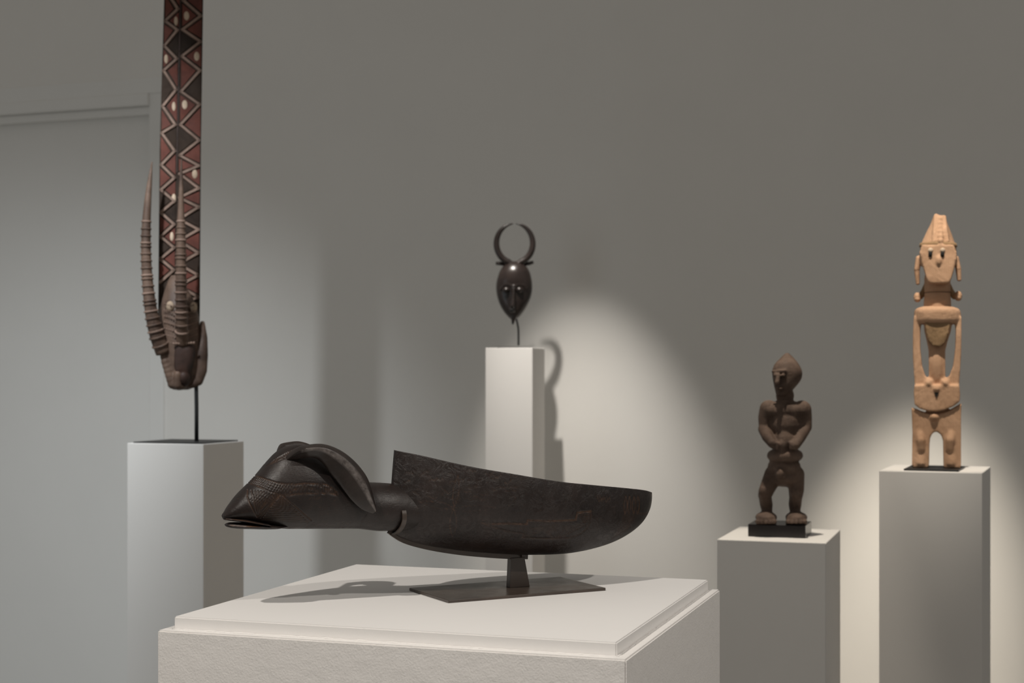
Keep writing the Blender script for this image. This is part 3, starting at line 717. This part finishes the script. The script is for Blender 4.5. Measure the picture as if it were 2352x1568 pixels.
# hips and legs
b = Blob(ft)
b.pri([(2094, 936), (2104, 939), (2116, 944), (2132, 949), (2150, 950), (2168, 947), (2184, 940), (2196, 933), (2208, 926), (2207, 955), (2207, 1066), (2204, 1070), (2170, 1071), (2167, 1066), (2166, 1012), (2162, 998), (2152, 990), (2143, 992), (2137, 1003), (2135, 1020), (2134, 1064), (2130, 1070), (2098, 1069), (2095, 1064), (2096, 990)], -.045, .040)
b.pri([(2125, 925), (2180, 925), (2175, 960), (2130, 960)], -.03, .022)
b.chain([(2112, 990, .030, 10), (2115, 1010, .042, 10), (2116, 1028, .038, 9)]).chain([(2116, 1045, .030, 11), (2116, 1058, .034, 11)])
b.chain([(2186, 990, .030, 10), (2182, 1010, .042, 10), (2181, 1028, .038, 9)]).chain([(2182, 1045, .030, 11), (2184, 1058, .034, 11)])
b.ell(2146, 957, .036, 11, 9, .018)
lg = b.done('legs', .0032, M_TAN, tn, 3)
fz = top + .0055
me = lg.data; V = np.empty(len(me.vertices) * 3); me.vertices.foreach_get('co', V); V = V.reshape(-1, 3); V[:, 2] = np.maximum(V[:, 2], fz)
lowz = V[:, 2].min(); k_ = V[:, 2] < lowz + .02; V[k_, 2] = fz + (V[k_, 2] - lowz) * .9 if lowz > fz else V[k_, 2]
me.vertices.foreach_set('co', V.ravel()); me.update()

# ------------------------------------------------------------------ antelope plank mask on the left pedestal
_, ctr, top, X, Y, w_, d_ = P_ANT
sd = empty('mask_stand', (ctr.x, ctr.y, top), 'black rod and square black plate holding the long patterned plank mask', 'stand')
plate('base_plate', ctr, top + .0003, X, Y, w_ - .025, d_ - .03, .0035, M_BLACK, sd)
fa = Fr(430, ctr.y); rx = 451.5
sweep('rod', [fa.P(rx, 1013), fa.P(rx, 940), fa.P(rx - 1, 868, -.005), fa.P(rx - 2, 800, -.02)], CIRC, [.0066] * 4, (0, 1, 0), M_BLACK, sd)
am = empty('plank_mask', fa.P(425, 895), 'long antelope plank mask carved with red, white and black zigzag patterns', 'mask')
TP = -.050                                  # plank face, metres towards the camera from the rod plane
def cxl(y): return np.interp(y, [-190, 0, 340, 700, 900], [425.5, 421.5, 413.8, 411, 411])
def hw(y): return np.interp(y, [-190, 0, 340, 700, 900], [43.5, 45.5, 48, 48.5, 46])
ys = list(range(760, -181, -20))
poly = [(cxl(y) - hw(y), y) for y in ys]
poly += [(377, -196), (392, -178), (410, -172), (418, -182), (423, -222), (430, -182), (440, -174), (456, -182), (470, -200)]
poly += [(cxl(y) + hw(y), y) for y in reversed(ys)]
prism(fa, 'plank', poly, TP - .018, TP, M_PLANK, am, .0015)
# carved pattern: ribs and painted triangles, both raised
def rib(bm, a, b_, wd, t0=TP - .002, t1=TP + .0065):
    a = np.array(a, float); b_ = np.array(b_, float); d = (b_ - a) / np.hypot(*(b_ - a)); n_ = np.array([-d[1], d[0]]) * wd / 2; a = a - d * wd * .35; b_ = b_ + d * wd * .35
    q = [a - n_, a + n_, b_ + n_, b_ - n_]
    v0 = [bm.verts.new(fa.P(x, y, t0)) for x, y in q]; m_ = [(x * .6 + (a + b_)[0] / 2 * 0 + .4 * (a[0] if k in (0, 1) else b_[0]), y * .6 + .4 * (a[1] if k in (0, 1) else b_[1])) for k, (x, y) in enumerate(q)]
    v1 = [bm.verts.new(fa.P(x, y, t1)) for x, y in m_]
    bm.faces.new(v0); bm.faces.new(v1)
    for k in range(4): bm.faces.new([v0[k], v0[(k + 1) % 4], v1[(k + 1) % 4], v1[k]])
def zig(side, kn):
    """kn: list of (y, is_outer)"""
    pts = []
    for y, outer in kn:
        c = cxl(y); h = hw(y); cen = c - 9
        if side > 0: x = c + h - 5 if outer else cen + 8
        else: x = c - h + 4 if outer else cen - 4
        pts.append((x, y))
    return pts
kr = [(-176, 1), (-140, 0), (-105, 1), (-72, 0), (-38, 1), (-8, 0), (28, 1), (60, 0), (88, 1), (122, 0), (155, 1), (204, 0), (234, 1), (281, 0), (317, 1), (352, 0), (376, 1), (395, 0), (428, 1), (450, 0), (472, 1), (500, 0), (524, 1), (550, 0), (578, 1), (604, 0), (630, 1), (655, 0), (680, 1), (704, 0), (728, 1)]
kl = [(-170, 1), (-140, 0), (-102, 1), (-70, 0), (-30, 1), (12, 0), (40, 1), (61, 0), (98, 1), (128, 0), (155, 1), (200, 0), (238, 1), (281, 0), (300, 1), (342, 0), (374, 1), (404, 0), (432, 1), (458, 0), (484, 1), (512, 0), (540, 1), (566, 0), (592, 1), (618, 0), (646, 1)]
TW = {28: 'W', 88: 'D', 155: 'R', 234: 'W', 317: 'D', 376: 'R', 60: 'R', 122: 'O', 204: 'D', 281: 'R', 352: 'R'}
cyc = ['R', 'D', 'R', 'W', 'D', 'R', 'D']
for side, kn in ((1, kr), (-1, kl)):
    pts = zig(side, kn)
    for k in range(len(pts) - 1):
        bmr = bmesh.new(); rib(bmr, pts[k], pts[k + 1], 8.0); bm_obj('zigzag_rib', bmr, M_RIB, am)
    for k in range(1, len(pts) - 1):
        ap = pts[k]; y0, y1 = pts[k - 1][1], pts[k + 1][1]; outer = kn[k][1]
        key = kn[k][0] if side > 0 else min(TW, key=lambda q: abs(q - kn[k][0]) + (0 if (q in (28, 88, 155, 234, 317, 376)) == bool(outer) else 500))
        tp_ = TW.get(key) if (side > 0 and kn[k][0] in TW) or (side < 0 and 0 < kn[k][0] < 380) else cyc[(k * 3 + (side > 0)) % 7]
        ym = (y0 + y1) / 2; bxp = pts[k - 1][0]; gap = 6.5
        sx = 1 if ap[0] > bxp else -1
        tri = [(bxp - sx * 2, y0 + gap + 1), (bxp - sx * 2, y1 - gap - 1), (ap[0] - sx * 10, ap[1])]
        if tri[1][1] - tri[0][1] < 6: continue
        mt = {'R': M_RED, 'D': M_PLANK, 'W': M_RED, 'O': M_RED}[tp_]
        pt_o = prism(fa, 'painted_triangle', tri, TP - .002, TP + .0022, mt, am)
        if tp_ in ('W', 'O'):
            cxq = (tri[0][0] * 1.4 + tri[2][0] * .6) / 2; quick(fa, 'white_spot', M_WHITE, pt_o, lambda q: q.ell(cxq, ap[1], TP + .001, 6.5 if side > 0 else 4.5, 11, .004))
# central groove
bmc = bmesh.new()
for y in range(-170, 360, 40): rib(bmc, (cxl(y) - 7.5, y), (cxl(y + 40) - 7.5, y + 40), 3.0, TP - .001, TP + .003)
bm_obj('centre_ridge', bmc, M_ANTD, am)
# horns with rings
def ringed(pts, t_of, name, ring_from, mat):
    P_ = spline(pts, 60); path = [fa.P(x, y, t) for x, y, t, r in P_]; sc = [max(.4, r) * fa.k for x, y, t, r in P_]
    h = sweep(name, path, CIRC, sc, fa.fw, mat, am)
    bmq = None
    y = ring_from; 
    ys_ = P_[:, 1]
    while y < P_[:, 1].max() - 14:
        i = int(np.argmin(np.abs(ys_ - y))); p, t_, b_, n_ = frames(path, fa.fw)[i]; r = sc[i]
        rings = []
        for k in range(18):
            a = 2 * math.pi * k / 18; cdir = b_ * math.cos(a) + n_ * math.sin(a)
            rings.append([p + cdir * (r * 1.0 + q * r * .30 + .0008) + t_ * w__ * fa.k * 2.6 for q, w__ in ((-.3, -1.1), (.45, -.5), (.45, .5), (-.3, 1.1))])
        rings.append(rings[0]); o = loft('horn_ring', rings, M_RIB if (int(y) // 14) % 3 == 0 else mat, h, True, False)
        y += 14.5
    return h
ringed([(350, 377, .05, 1.2), (345, 420, .05, 5), (340, 470, .048, 8), (336.5, 530, .046, 10), (336.5, 590, .046, 11), (340, 650, .046, 12), (347, 710, .044, 14), (359, 765, .036, 16), (375, 810, .02, 17)], None, 'horn', 515, M_ANT)
ringed([(417, 375, .10, 1.2), (416.5, 430, .10, 4.5), (416, 500, .098, 7.5), (416, 560, .096, 10.5), (416, 630, .092, 11.5), (416.5, 700, .084, 12.5), (418, 750, .066, 13.5), (419, 790, .035, 14)], None, 'horn', 515, M_ANT)
# head
b = Blob(fa)
b.lof([(630, 402, 10, TP + .01, .012, .01), (650, 403, 20, TP + .014, .03, .02), (685, 408, 36, TP + .018, .045, .03), (720, 410, 46, TP + .02, .058, .035), (760, 411, 50, TP + .02, .068, .04), (800, 414, 50, TP + .02, .074, .04), (835, 418, 46, TP + .02, .074, .04), (865, 421, 40, TP + .02, .066, .035), (885, 420, 32, TP + .02, .050, .03), (895, 415, 18, TP + .02, .03, .02)])
b.chain([(369, 775, .015, 9), (380, 830, .022, 10), (396, 882, .022, 11)])
b.chain([(408, 860, .040, 8), (408, 884, .035, 10)])
b.ell(412, 888, .01, 16, 8, .03)
b.done('head', .0036, M_ANT, am, 2)
b = Blob(fa); b.lof([(786, 422, 16, .02, .022, .01), (790, 422, 23, .02, .026, .01), (805, 423, 25, .02, .029, .01), (830, 422, 24, .02, .029, .01), (850, 421, 20, .02, .027, .01), (862, 421, 12, .02, .02, .01)], ex=.6); b.ell(422, 866, .020, 18, 22, .030); b.done('face', .0034, M_ANTD, am, 2)
quick(fa, 'brow', M_RIB, am, lambda q: q.cap((400, 790, .052), (445, 788, .052), 3, 3, 9))
b = Blob(fa); b.chain([(465, 742, -.012, 6), (466, 775, -.010, 11), (463, 815, .0, 15), (462, 850, .004, 14), (455, 874, .006, 12), (440, 884, .006, 8)], 8, .9); b.done('ear', .0034, M_ANT, am, 2)
quick(fa, 'white_spot', M_WHITE, am, lambda q: q.ell(391, 704, .022, 9, 12, .010)); quick(fa, 'white_spot', M_WHITE, am, lambda q: q.ell(445, 706, .018, 8, 12, .010))
quick(fa, 'white_spot', M_WHITE, am, lambda q: q.ell(399, 452, TP + .001, 5, 12, .004))
for k in range(7):
    y = 700 + k * 14
    quick(fa, 'cheek_rib', M_RIB, am, lambda q: q.cap((432, y + 6, .040), (452, y - 2, .018), 2.0, 1.8, 6)); quick(fa, 'cheek_rib', M_RIB, am, lambda q: q.cap((402, y + 6, .042), (378, y - 2, .022), 2.0, 1.8, 6))

PART_LABELS = {'chest_patch': 'rough weathered darker chest', 'white_spot': 'white painted oval', 'painted_triangle': 'red or dark painted triangle', 'zigzag_rib': 'pale carved zigzag ridge',
               'navel': 'dark notched navel', 'headband': 'dark band round the headdress', 'horn_ring': 'raised ring on the horn', 'neck_hook': 'thin steel hook round the neck'}
for o in COL.objects:
    b_ = o.name.split('.')[0]
    if o.parent and b_ in PART_LABELS: o['label'] = PART_LABELS[b_]
